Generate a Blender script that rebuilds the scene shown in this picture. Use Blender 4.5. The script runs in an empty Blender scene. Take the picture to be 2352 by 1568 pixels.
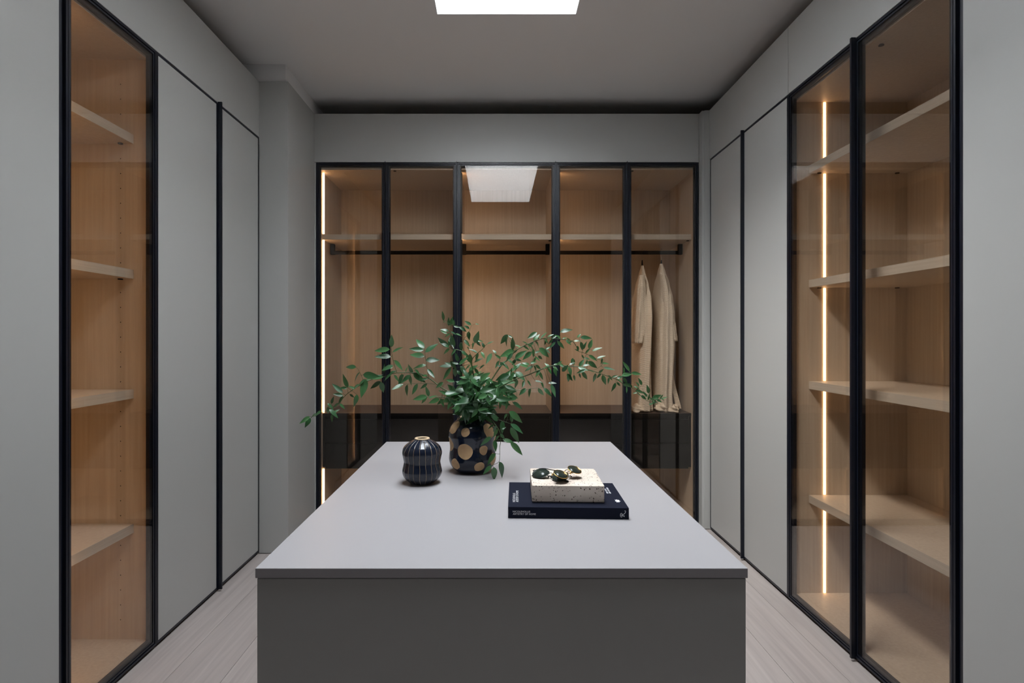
import bpy, bmesh, math, random
from mathutils import Vector, Matrix
random.seed(7)
sc = bpy.context.scene
COL = sc.collection
R = math.radians

# ---------------------------------------------------------------- camera
F = 1306.67                # focal length in pixels of a 2352 px wide frame
PX, PY = 1139.0, 772.0     # vanishing point
HC = 1.235                 # lens height
cam_d = bpy.data.cameras.new('camera')
cam_d.sensor_width = 36.0
cam_d.lens = 36.0 * F / 2352.0
cam_d.shift_x = (1176 - PX) / 2352.0
cam_d.shift_y = -(784 - PY) / 2352.0
cam_d.clip_start = 0.02
cam = bpy.data.objects.new('camera', cam_d)
cam.location = (0, 0, HC)
cam.rotation_euler = (R(90), 0, 0)
COL.objects.link(cam)
sc.camera = cam

# ---------------------------------------------------------------- sky, exposure
SKY, SKY_SUNWARD = 24.5, 0.88
SUN_EL, SUN_AZ = 50.0, -131.0
LED = {'left': 32.0, 'right': 7.5, 'far': 25.0, 'corner': 12.0}   # shelf lighting circuits
world = bpy.data.worlds.new('overcast_sky')
sc.world = world
world.use_nodes = True
bg = world.node_tree.nodes['Background']
sky = world.node_tree.nodes.new('ShaderNodeTexSky')
sky.sky_type = 'NISHITA'
sky.sun_disc = False
sky.sun_elevation = R(SUN_EL)
sky.sun_rotation = R(SUN_AZ)
sky.air_density = 1.0
sky.dust_density = 8.0          # thin bright haze
sky.ozone_density = 1.0
hs = world.node_tree.nodes.new('ShaderNodeHueSaturation')
hs.inputs['Saturation'].default_value = .22
world.node_tree.links.new(sky.outputs[0], hs.inputs['Color'])
# thin overcast: an even cloud layer, brighter towards the veiled sun
sc1 = world.node_tree.nodes.new('ShaderNodeVectorMath'); sc1.operation = 'SCALE'; sc1.inputs['Scale'].default_value = SKY_SUNWARD
world.node_tree.links.new(hs.outputs[0], sc1.inputs[0])
ad1 = world.node_tree.nodes.new('ShaderNodeVectorMath'); ad1.operation = 'ADD'
ad1.inputs[1].default_value = (SKY * .925, SKY * .965, SKY * 1.02)
world.node_tree.links.new(sc1.outputs[0], ad1.inputs[0])
world.node_tree.links.new(ad1.outputs[0], bg.inputs[0])
bg.inputs[1].default_value = 1.0
sc.view_settings.view_transform = 'Standard'
sc.view_settings.look = 'None'
sc.view_settings.gamma = 1.0
sc.view_settings.exposure = 0.0
sc.view_settings.use_curve_mapping = False
cy = sc.cycles
cy.max_bounces = 10
cy.diffuse_bounces = 5
cy.glossy_bounces = 4
cy.transparent_max_bounces = 24
cy.sample_clamp_indirect = 6.0
cy.caustics_reflective = False
cy.caustics_refractive = False
cy.use_denoising = True
cy.use_adaptive_sampling = True
cy.adaptive_threshold = 0.025

# skylight opening in the ceiling
SKX0, SKX1, SKY0, SKY1 = -0.283, 0.386, 0.83, 2.74
ZCEIL = 2.785
ZSHAFT = ZCEIL + 0.45
pl = bpy.data.lights.new('skylight_portal', 'AREA')
pl.shape = 'RECTANGLE'
pl.size = SKX1 - SKX0
pl.size_y = SKY1 - SKY0
pl.cycles.is_portal = True
po = bpy.data.objects.new('skylight_portal', pl)
po.location = ((SKX0 + SKX1) / 2, (SKY0 + SKY1) / 2, ZSHAFT + 0.035)
COL.objects.link(po)

# ---------------------------------------------------------------- main dimensions
XL, XR = 1.345, 1.366      # door planes left / right of the lens axis
ZB = 3.696                 # door plane of the far wardrobes
ZTOP = 2.363               # top of doors
ZFAS = 2.680               # top of fascia boards
ZIN0, ZIN1 = 0.043, 2.322  # wardrobe floor / ceiling inside
ZT = HC - 0.476            # island top
SHELF_Z = (2.027, 1.4965, 1.0265, 0.4985)

# ---------------------------------------------------------------- materials
def nodes_of(name):
    m = bpy.data.materials.new(name)
    m.use_nodes = True
    nt = m.node_tree
    return m, nt, nt.nodes['Principled BSDF']

def plain(name, col, rough=0.5, metal=0.0, spec=0.5, coat=0.0, noise=0.0, nscale=6.0, bump=0.0, bscale=200.0):
    m, nt, b = nodes_of(name)
    b.inputs['Base Color'].default_value = (*col, 1)
    b.inputs['Roughness'].default_value = rough
    b.inputs['Metallic'].default_value = metal
    b.inputs['Specular IOR Level'].default_value = spec
    b.inputs['Coat Weight'].default_value = coat
    b.inputs['Coat Roughness'].default_value = 0.08
    if noise or bump:
        tc = nt.nodes.new('ShaderNodeTexCoord')
    if noise:
        n = nt.nodes.new('ShaderNodeTexNoise'); n.inputs['Scale'].default_value = nscale
        n.inputs['Detail'].default_value = 5
        nt.links.new(tc.outputs['Object'], n.inputs['Vector'])
        r = nt.nodes.new('ShaderNodeValToRGB')
        r.color_ramp.elements[0].position = .3; r.color_ramp.elements[1].position = .7
        r.color_ramp.elements[0].color = (*[c * (1 - noise) for c in col], 1)
        r.color_ramp.elements[1].color = (*[min(1, c * (1 + noise)) for c in col], 1)
        nt.links.new(n.outputs['Fac'], r.inputs['Fac'])
        nt.links.new(r.outputs['Color'], b.inputs['Base Color'])
    if bump:
        n2 = nt.nodes.new('ShaderNodeTexNoise'); n2.inputs['Scale'].default_value = bscale
        nt.links.new(tc.outputs['Object'], n2.inputs['Vector'])
        bp = nt.nodes.new('ShaderNodeBump'); bp.inputs['Strength'].default_value = bump
        bp.inputs['Distance'].default_value = 0.001
        nt.links.new(n2.outputs['Fac'], bp.inputs['Height'])
        nt.links.new(bp.outputs['Normal'], b.inputs['Normal'])
    return m

def grained(name, c0, c1, scale, rough=0.5, detail=6, dist=0.4, lo=.35, hi=.68, rnd=False, spec=.4):
    """wood / veneer: noise stretched along one axis"""
    m, nt, b = nodes_of(name)
    b.inputs['Roughness'].default_value = rough
    b.inputs['Specular IOR Level'].default_value = spec
    tc = nt.nodes.new('ShaderNodeTexCoord')
    mp = nt.nodes.new('ShaderNodeMapping'); mp.inputs['Scale'].default_value = scale
    nt.links.new(tc.outputs['Object'], mp.inputs['Vector'])
    if rnd:
        oi = nt.nodes.new('ShaderNodeObjectInfo')
        mu = nt.nodes.new('ShaderNodeMath'); mu.operation = 'MULTIPLY'; mu.inputs[1].default_value = 57.0
        nt.links.new(oi.outputs['Random'], mu.inputs[0])
        cb = nt.nodes.new('ShaderNodeCombineXYZ')
        nt.links.new(mu.outputs[0], cb.inputs[0]); nt.links.new(mu.outputs[0], cb.inputs[1])
        nt.links.new(cb.outputs[0], mp.inputs['Location'])
    n = nt.nodes.new('ShaderNodeTexNoise')
    n.inputs['Scale'].default_value = 1.0; n.inputs['Detail'].default_value = detail
    n.inputs['Distortion'].default_value = dist
    nt.links.new(mp.outputs[0], n.inputs['Vector'])
    r = nt.nodes.new('ShaderNodeValToRGB')
    r.color_ramp.elements[0].position = lo; r.color_ramp.elements[1].position = hi
    r.color_ramp.elements[0].color = (*c0, 1); r.color_ramp.elements[1].color = (*c1, 1)
    nt.links.new(n.outputs['Fac'], r.inputs['Fac'])
    out = r.outputs['Color']
    if rnd:
        hsv = nt.nodes.new('ShaderNodeHueSaturation')
        mr = nt.nodes.new('ShaderNodeMapRange')
        mr.inputs['To Min'].default_value = .94; mr.inputs['To Max'].default_value = 1.06
        nt.links.new(oi.outputs['Random'], mr.inputs['Value'])
        nt.links.new(mr.outputs[0], hsv.inputs['Value'])
        nt.links.new(out, hsv.inputs['Color']); out = hsv.outputs['Color']
    nt.links.new(out, b.inputs['Base Color'])
    bp = nt.nodes.new('ShaderNodeBump'); bp.inputs['Strength'].default_value = .12
    bp.inputs['Distance'].default_value = .0006
    nt.links.new(n.outputs['Fac'], bp.inputs['Height']); nt.links.new(bp.outputs['Normal'], b.inputs['Normal'])
    return m

def glass_mat(name, tint, rough=0.0):
    """flat tinted pane: see-through tint plus mirror reflection by Fresnel (same index from both faces)"""
    m = bpy.data.materials.new(name); m.use_nodes = True
    nt = m.node_tree; nt.nodes.clear()
    o = nt.nodes.new('ShaderNodeOutputMaterial')
    t = nt.nodes.new('ShaderNodeBsdfTransparent'); t.inputs[0].default_value = (*tint, 1)
    g = nt.nodes.new('ShaderNodeBsdfGlossy'); g.inputs['Roughness'].default_value = rough
    g.inputs['Color'].default_value = (1, 1, 1, 1)
    fr = nt.nodes.new('ShaderNodeFresnel')
    ge = nt.nodes.new('ShaderNodeNewGeometry')
    mr = nt.nodes.new('ShaderNodeMapRange')
    mr.inputs['To Min'].default_value = 1.52; mr.inputs['To Max'].default_value = 1 / 1.52
    nt.links.new(ge.outputs['Backfacing'], mr.inputs['Value'])
    nt.links.new(mr.outputs[0], fr.inputs['IOR'])
    mx = nt.nodes.new('ShaderNodeMixShader')
    nt.links.new(fr.outputs[0], mx.inputs[0]); nt.links.new(t.outputs[0], mx.inputs[1]); nt.links.new(g.outputs[0], mx.inputs[2])
    nt.links.new(mx.outputs[0], o.inputs[0])
    return m

def emit(name, col, s):
    m = bpy.data.materials.new(name); m.use_nodes = True
    nt = m.node_tree; nt.nodes.clear()
    o = nt.nodes.new('ShaderNodeOutputMaterial'); e = nt.nodes.new('ShaderNodeEmission')
    e.inputs[0].default_value = (*col, 1); e.inputs[1].default_value = s
    nt.links.new(e.outputs[0], o.inputs[0])
    return m

M = {}
M['lacquer'] = plain('greige_matt_lacquer', (.43, .43, .415), .42, spec=.35, bump=.04, bscale=300)
M['worktop'] = plain('pale_greige_worktop', (.385, .372, .384), .36, spec=.4, bump=.03, bscale=400)
M['ceiling'] = plain('ceiling_paint', (.82, .815, .81), .9, spec=.1, bump=.05, bscale=120)
M['wall'] = plain('wall_paint', (.24, .24, .24), .85, spec=.15, bump=.05, bscale=120)
M['darkwall'] = plain('low_bounce_dark_wall', (.07, .07, .072), .85, spec=.15, bump=.05, bscale=120)  # for the unseen wall behind the lens, darkened to cut bounce light
M['shaft'] = plain('white_shaft_paint', (.92, .92, .92), .8, spec=.1, bump=.03, bscale=120)
M['frame'] = plain('blue_black_anodised_aluminium', (.006, .008, .015), .36, metal=.0, spec=.42, noise=.1, nscale=40)
M['black'] = plain('matt_black', (.006, .006, .007), .6, spec=.2, noise=.1)
M['veneer'] = grained('linen_beige_veneer', (.57, .485, .395), (.65, .565, .47), (90, 90, 2.2), .5, detail=4, dist=.1, lo=.3, hi=.7)
M['edge'] = grained('beige_shelf_edge', (.60, .545, .475), (.66, .60, .53), (4, 4, 160), .5, detail=3, dist=.1)
M['glass'] = glass_mat('bronze_tinted_glass', (.90, .865, .825))
M['skyglass'] = glass_mat('clear_skylight_glass', (.97, .98, .98))
for k_, v_ in LED.items(): M['led_' + k_] = emit('warm_led_strip_' + k_, (1.0, .60, .30), v_)
M['drawer'] = plain('black_stained_drawer', (.006, .006, .0065), .4, spec=.22, noise=.2, nscale=12)
M['drawer_top'] = plain('dark_brown_drawer_top', (.085, .062, .054), .4, spec=.4, noise=.08, nscale=20)
M['floor'] = grained('whitewashed_oak_board', (.40, .35, .33), (.50, .445, .42), (26, 1.1, 26), .5, detail=8, dist=1.6, lo=.3, hi=.72, rnd=True, spec=.3)
M['sub'] = plain('dark_joint', (.16, .13, .115), .9)

# ---------------------------------------------------------------- mesh helpers
def abox(bm, x0, x1, y0, y1, z0, z1):
    x0, x1 = min(x0, x1), max(x0, x1); y0, y1 = min(y0, y1), max(y0, y1); z0, z1 = min(z0, z1), max(z0, z1)
    v = [bm.verts.new(p) for p in ((x0, y0, z0), (x1, y0, z0), (x1, y1, z0), (x0, y1, z0),
                                   (x0, y0, z1), (x1, y0, z1), (x1, y1, z1), (x0, y1, z1))]
    for f in ((0, 3, 2, 1), (4, 5, 6, 7), (0, 1, 5, 4), (1, 2, 6, 5), (2, 3, 7, 6), (3, 0, 4, 7)):
        bm.faces.new([v[i] for i in f])

def finish(name, bm, mat, parent=None, smooth=False, bevel=0.0, segs=2):
    if bevel:
        bmesh.ops.bevel(bm, geom=bm.edges[:], offset=bevel, segments=segs, profile=.5, affect='EDGES', clamp_overlap=True)
    bmesh.ops.recalc_face_normals(bm, faces=bm.faces[:])
    me = bpy.data.meshes.new(name)
    bm.to_mesh(me); bm.free()
    if mat: me.materials.append(M[mat] if isinstance(mat, str) else mat)
    if smooth:
        for p in me.polygons: p.use_smooth = True
    o = bpy.data.objects.new(name, me)
    COL.objects.link(o)
    if parent: o.parent = parent
    return o

def boxes(name, lst, mat, parent=None, bevel=0.0):
    bm = bmesh.new()
    for b in lst: abox(bm, *b)
    return finish(name, bm, mat, parent, bevel=bevel)

def tag(o, label=None, cat=None, group=None, kind=None):
    if label: o['label'] = label
    if cat: o['category'] = cat
    if group: o['group'] = group
    if kind: o['kind'] = kind
    return o

def thing(name, label, cat, group=None, loc=None):
    o = bpy.data.objects.new(name, None)
    o.empty_display_size = .05
    COL.objects.link(o)
    return tag(o, label, cat, group)

def tube(bm, pts, radii, n=8, cap=True):
    """swept tube through points"""
    pts = [Vector(p) for p in pts]
    rings = []
    up = Vector((0, 0, 1))
    for i, p in enumerate(pts):
        t = (pts[min(i + 1, len(pts) - 1)] - pts[max(i - 1, 0)])
        if t.length < 1e-9: t = Vector((0, 0, 1))
        t.normalize()
        a = up if abs(t.dot(up)) < .95 else Vector((1, 0, 0))
        u = t.cross(a).normalized(); w = t.cross(u).normalized()
        r = radii[i] if isinstance(radii, (list, tuple)) else radii
        rings.append([bm.verts.new(p + u * math.cos(2 * math.pi * k / n) * r + w * math.sin(2 * math.pi * k / n) * r) for k in range(n)])
    for a, b in zip(rings[:-1], rings[1:]):
        for k in range(n):
            bm.faces.new((a[k], a[(k + 1) % n], b[(k + 1) % n], b[k]))
    if cap:
        bm.faces.new(rings[0][::-1]); bm.faces.new(rings[-1])

def lathe(bm, prof, seg=48, rfun=None, close=False):
    rings = []
    for r, z in prof:
        rings.append([bm.verts.new(((rfun(r, z, 2 * math.pi * k / seg) if rfun else r) * math.cos(2 * math.pi * k / seg),
                                    (rfun(r, z, 2 * math.pi * k / seg) if rfun else r) * math.sin(2 * math.pi * k / seg), z)) for k in range(seg)])
    for a, b in zip(rings[:-1], rings[1:]):
        for k in range(seg):
            bm.faces.new((a[k], a[(k + 1) % seg], b[(k + 1) % seg], b[k]))
    if close:
        for k in range(seg):
            bm.faces.new((rings[-1][k], rings[-1][(k + 1) % seg], rings[0][(k + 1) % seg], rings[0][k]))
    return rings

def smoothpath(pts, per=6):
    """Catmull-Rom through points"""
    pts = [Vector(p) for p in pts]
    if len(pts) < 3: return pts
    out = []
    for i in range(len(pts) - 1):
        p0 = pts[max(i - 1, 0)]; p1 = pts[i]; p2 = pts[i + 1]; p3 = pts[min(i + 2, len(pts) - 1)]
        for k in range(per):
            t = k / per
            out.append(.5 * ((2 * p1) + (p2 - p0) * t + (2 * p0 - 5 * p1 + 4 * p2 - p3) * t * t + (3 * p1 - p0 - 3 * p2 + p3) * t ** 3))
    out.append(pts[-1])
    return out

def at(px, py, depth):
    """measured photo point at a known distance -> world point"""
    return Vector(((px - PX) * depth / F, depth, HC - (py - PY) * depth / F))

# ================================================================ SETTING
X0, X1, Y0, Y1 = -1.96, 1.98, -1.1, 4.30
fl = tag(boxes('floor', [(X0, X1, Y0, Y1, -.05, -.0205)], 'sub'), kind='structure')
bw = .2045
k = 0
x = X0
first = -1.188 - bw * 4
cols = [first + i * bw for i in range(30)]
for ci, bx in enumerate(cols):
    xa, xb = max(bx, X0), min(bx + bw, X1)
    if xb - xa < .02: continue
    yy = Y0
    while yy < Y1:
        ln = random.uniform(.5, 2.0) if yy == Y0 else 6.0   # long boards, butt joints behind the lens
        ya, yb = max(yy, Y0), min(yy + ln, Y1)
        if yb - ya > .05:
            cx, cyy = (xa + xb) / 2, (ya + yb) / 2
            hx, hy = (xb - xa) / 2 - .0007, (yb - ya) / 2 - .0007
            o = boxes('floorboard', [(-hx, hx, -hy, hy, -.02, 0)], 'floor', fl, bevel=.0006)
            o.location = (cx, cyy, 0)
        yy += ln

bm = bmesh.new()
for b in ((X0, SKX0, Y0, Y1), (SKX1, X1, Y0, Y1), (SKX0, SKX1, Y0, SKY0), (SKX0, SKX1, SKY1, Y1)):
    abox(bm, *b, ZCEIL, ZCEIL + .06)
tag(finish('ceiling', bm, 'ceiling'), kind='structure')
tag(boxes('wall_left', [(X0 - .05, X0, Y0, Y1, -.05, ZCEIL + .06)], 'wall'), kind='structure')
tag(boxes('wall_right', [(X1, X1 + .05, Y0, Y1, -.05, ZCEIL + .06)], 'wall'), kind='structure')
tag(boxes('wall_back', [(X0, X1, Y1, Y1 + .05, -.05, ZCEIL + .06)], 'wall'), kind='structure')
tag(boxes('wall_front', [(X0, X1, Y0 - .05, Y0, -.05, ZCEIL + .06)], 'darkwall'), kind='structure')

# skylight: white shaft, frame and clear pane
sk = bpy.data.objects.new('window_1', None); COL.objects.link(sk)
tag(sk, 'rectangular skylight with a deep white shaft in the grey ceiling', kind='structure')
t = .03
zs0 = ZCEIL + .001
boxes('shaft', [(SKX0 - t, SKX0, SKY0 - t, SKY1 + t, zs0 + .06, ZSHAFT), (SKX1, SKX1 + t, SKY0 - t, SKY1 + t, zs0 + .06, ZSHAFT),
                (SKX0, SKX1, SKY0 - t, SKY0, zs0 + .06, ZSHAFT), (SKX0, SKX1, SKY1, SKY1 + t, zs0 + .06, ZSHAFT),
                (SKX0, SKX0 + .002, SKY0, SKY1, zs0, zs0 + .06), (SKX1 - .002, SKX1, SKY0, SKY1, zs0, zs0 + .06),
                (SKX0, SKX1, SKY0, SKY0 + .002, zs0, zs0 + .06), (SKX0, SKX1, SKY1 - .002, SKY1, zs0, zs0 + .06)], 'shaft', sk)
boxes('window_frame', [(SKX0 - t, SKX0 + .02, SKY0 - t, SKY1 + t, ZSHAFT, ZSHAFT + .03), (SKX1 - .02, SKX1 + t, SKY0 - t, SKY1 + t, ZSHAFT, ZSHAFT + .03),
                       (SKX0 + .02, SKX1 - .02, SKY0 - t, SKY0 + .02, ZSHAFT, ZSHAFT + .03), (SKX0 + .02, SKX1 - .02, SKY1 - .02, SKY1 + t, ZSHAFT, ZSHAFT + .03)], 'shaft', sk)
boxes('window_pane', [(SKX0 + .02, SKX1 - .02, SKY0 + .02, SKY1 - .02, ZSHAFT + .01, ZSHAFT + .016)], 'skyglass', sk)

# wall frames of reference: u along the wall, d into the wall, z up
class Wall:
    def __init__(s, side): s.s = side
    def b(s, u0, u1, d0, d1, z0, z1):
        if s.s == 'B': return (u0, u1, ZB + d0, ZB + d1, z0, z1)
        k, p = (-1, XL) if s.s == 'L' else (1, XR)
        return (k * (p + d0), k * (p + d1), u0, u1, z0, z1)
    def p(s, u, d, z):
        if s.s == 'B': return Vector((u, ZB + d, z))
        k, p = (-1, XL) if s.s == 'L' else (1, XR)
        return Vector((k * (p + d), u, z))
WL, WR, WB = Wall('L'), Wall('R'), Wall('B')

# fascia boards above the doors, fillers, pilaster, beam
G = .003
yLe, yLn = 3.2307, 1.779      # far end / near glass edge, left run
yRe, yRn = 3.628, 1.690
def trim(i, lst, mat='lacquer', label=None):
    o = boxes('trim_%d' % i, lst, mat, bevel=.0008)
    return tag(o, label, kind='structure')
trim(1, [WL.b(.96, yLe, 0, .022, ZTOP + G, ZFAS)], label='plain grey fascia board above the left wardrobe doors')
trim(2, [WR.b(2.662, 3.646, 0, .022, ZTOP + G, ZFAS)], label='grey fascia board above the plain right wardrobe doors')
trim(3, [WR.b(.64, 2.659, 0, .022, ZTOP + G, ZFAS)], label='grey fascia board above the glazed right wardrobe')
trim(4, [WB.b(-1.179, 1.319, 0, .022, ZTOP + G, ZFAS)], label='wide grey fascia board above the far glazed wardrobes')
trim(5, [(-1.345, -1.18, yLe, ZB + .05, .004, ZFAS + .001)], label='tall grey boxed pilaster in the left far corner')
trim(6, [(1.3205, 1.40, 3.646, ZB + .05, .004, ZFAS), (1.3365, 1.40, 3.640, 3.646, .004, ZFAS)], label='narrow grey corner filler between right and far wardrobes')
trim(7, [WB.b(-1.179, -1.1705, .0, .022, .004, ZTOP)], label='slim grey filler strip beside the far left glass door')
trim(8, [WL.b(1.335, 1.7515, 0, .022, .004, ZTOP)], label='tall plain grey panel at the left picture edge')
trim(9, [WL.b(.96, 1.332, 0, .022, .004, ZTOP)])
trim(10, [WR.b(.64, 1.6640, 0, .022, .004, ZTOP)], label='tall plain grey panel at the right picture edge')
trim(11, [(-1.9, -1.199, 3.2337 + .01, Y1 - .002, ZFAS + .002, ZCEIL)], 'ceiling', 'boxed ceiling beam above the left pilaster')
trim(12, [WL.b(.96, .978, .022, .58, .004, ZFAS)])
trim(13, [WR.b(.64, .658, .022, .58, .004, ZFAS)])

# ================================================================ WARDROBES
def door(W, u0, u1, root, kind, handle=None, z0=.014, z1=ZTOP):
    g = .0012
    u0 += g; u1 -= g
    def ring(w0, w1, d0, d1):
        return [W.b(u0 + w0, u0 + w1, d0, d1, z0 + w0, z1 - w0), W.b(u1 - w1, u1 - w0, d0, d1, z0 + w0, z1 - w0),
                W.b(u0 + w1, u1 - w1, d0, d1, z0 + w0, z0 + w1), W.b(u0 + w1, u1 - w1, d0, d1, z1 - w1, z1 - w0)]
    if kind == 'glass':
        fr = boxes('door', ring(0, .008, 0, .022) + ring(.008, .0125, .007, .022) + ring(.0125, .019, .0015, .022) + ring(.019, .027 if W.s == 'B' else .033, .0085, .022), 'frame', root)
        boxes('glass_pane', [W.b(u0 + .0192, u1 - .0192, .004, .008, z0 + .0192, z1 - .0192)], 'glass', fr)
    else:
        fr = boxes('door', ring(0, .0095, 0, .022), 'frame', root)
        boxes('door_panel', [W.b(u0 + .0097, u1 - .0097, .001, .021, z0 + .0097, z1 - .0097)], 'lacquer', fr, bevel=.0006)
    if handle is not None:
        side, prot, w = handle
        ua = u0 if side < 0 else u1 - w
        boxes('handle', [W.b(ua, ua + w, -prot, -.0002, z0 - .002, z1 + .006)], 'frame', fr)
    return fr

def carcass(W, u0, u1, root, mat='veneer'):
    t = .017
    boxes('side_panel', [W.b(u0 + .0005, u0 + t, .024, .57, .012, ZTOP - .004)], mat, root)
    boxes('side_panel', [W.b(u1 - t, u1 - .0005, .024, .57, .012, ZTOP - .004)], mat, root)
    boxes('top_panel', [W.b(u0 + t, u1 - t, .024, .57, ZIN1, ZTOP - .004)], mat, root)
    boxes('bottom_panel', [W.b(u0 + t, u1 - t, .024, .57, .012, ZIN0)], mat, root)
    boxes('back_panel', [W.b(u0 + t, u1 - t, .545, .568, ZIN0, ZIN1)], mat, root)
    boxes('plinth', [W.b(u0, u1, .030, .045, .0005, .0118)], 'black', root)

def shelf(W, u0, u1, d0, z, root, th=.036, pins=()):
    s = boxes('shelf', [W.b(u0, u1, d0 + .0012, .544, z - th, z)], 'veneer', root, bevel=.0006)
    boxes('front_edge', [W.b(u0, u1, d0, d0 + .0012, z - th + .0004, z - .0004)], 'edge', s)
    for (pu, pd) in pins:
        bm = bmesh.new()
        bmesh.ops.create_cone(bm, cap_ends=True, segments=14, radius1=.009, radius2=.009, depth=.004)
        o = finish('shelf_pin', bm, 'black', s); o.location = W.p(pu, pd, z - th - .0021)
    return s

def strip(W, u0, u1, d0, d1, segs, root, mat):
    for a, b in segs:
        boxes('led_strip', [W.b(u0, u1, d0, d1, a, b)], mat, root)

def inward_strip(W, u, d, segs, root, mat):
    """slim profile on a side panel whose diffuser looks towards the back of the wardrobe"""
    for z0, z1 in segs:
        pr = boxes('light_profile', [W.b(u, u + .0125, d - .005, d, z0, z1)], 'frame', root)
        bm = bmesh.new()
        a_, b_ = W.p(u + .0006, d + .0014, z0), W.p(u + .0106, d + .0004, z0)
        hz = Vector((0, 0, z1 - z0))
        bm.faces.new([bm.verts.new(p_) for p_ in (a_, b_, b_ + hz, a_ + hz)])
        finish('led_strip', bm, mat, pr)

def sensor(W, u, d, root):
    bm = bmesh.new()
    bmesh.ops.create_cone(bm, cap_ends=True, segments=20, radius1=.010, radius2=.008, depth=.004)
    ringo = finish('hinge_damper', bm, 'black', root); ringo.location = W.p(u, d, ZIN1 - .0022)

t = .017
comp = [(SHELF_Z[0], ZIN1), (SHELF_Z[1], SHELF_Z[0] - .036), (SHELF_Z[2], SHELF_Z[1] - .036), (SHELF_Z[3], SHELF_Z[2] - .036), (ZIN0, SHELF_Z[3] - .036)]
comp = [(a + .002, b - .002) for a, b in comp]

# left glazed single wardrobe
w = thing('glazed_wardrobe', 'single bronze glass wardrobe with amber-lit shelves on the left wall', 'wardrobe')
uA, uB = yLn, 2.256
carcass(WL, uA, uB, w)
door(WL, uA, uB, w, 'glass', handle=None)
boxes('edge_post', [WL.b(1.7525, 1.7610, .001, .024, .012, ZTOP), WL.b(1.7610, yLn - .0008, .010, .024, .012, ZTOP)], 'frame', w)
for z in SHELF_Z: shelf(WL, uA + t + .001, uB - t - .001, .080, z, w, pins=((uB - t - .012, .125), (uA + t + .012, .125)))
inward_strip(WL, uA + t, .043, ((ZIN0 + .001, ZIN1 - .001),), w, 'led_left')
bm = bmesh.new()
zz = 0.12
while zz < 2.28:
    if all(abs(zz - s + .018) > .03 for s in SHELF_Z):
        for dd in (.132, .47):
            c = WL.p(uB - t - .0004, dd, zz)
            vs = [bm.verts.new(c + Vector((math.cos(a) * .0022, 0, math.sin(a) * .0022))) for a in [i * math.pi / 4 for i in range(8)]]
            bm.faces.new(vs)
    zz += .0585
tag(finish('peg_holes', bm, 'black', w), kind='stuff')

# left plain two-door wardrobe
w = thing('plain_wardrobe', 'plain grey two-door wardrobe on the left wall beside the pilaster', 'wardrobe')
carcass(WL, 2.256, yLe, w)
door(WL, 2.256, 2.750, w, 'solid')
door(WL, 2.750, yLe - .001, w, 'solid', handle=(-1, .019, .008))

# right plain two-door wardrobe
w = thing('plain_wardrobe', 'plain grey two-door wardrobe on the right wall before the far corner', 'wardrobe')
carcass(WR, 2.660, yRe, w)
door(WR, 2.660, 3.141, w, 'solid', handle=(1, .017, .009))
door(WR, 3.141, yRe, w, 'solid')

# right glazed two-door wardrobe
w = thing('glazed_wardrobe', 'double bronze glass wardrobe with deep shelves and bright strip on the right', 'wardrobe')
carcass(WR, yRn, 2.660, w)
door(WR, yRn, 2.170, w, 'glass', handle=(1, .017, .010))
door(WR, 2.170, 2.660, w, 'glass')
for z in SHELF_Z:
    s = shelf(WR, yRn + t + .001, 2.660 - t - .001, .0875, z, w, pins=((2.66 - t - .012, .13), (2.66 - t - .012, .49)))
strip(WR, 2.660 - t - .004, 2.660 - t, .155, .165, comp, w, 'led_right')
sensor(WR, 2.12, .07, w)
boxes('edge_post', [WR.b(1.6650, 1.6735, .001, .024, .012, ZTOP), WR.b(1.6735, yRn - .0008, .010, .024, .012, ZTOP)], 'frame', w)

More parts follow.
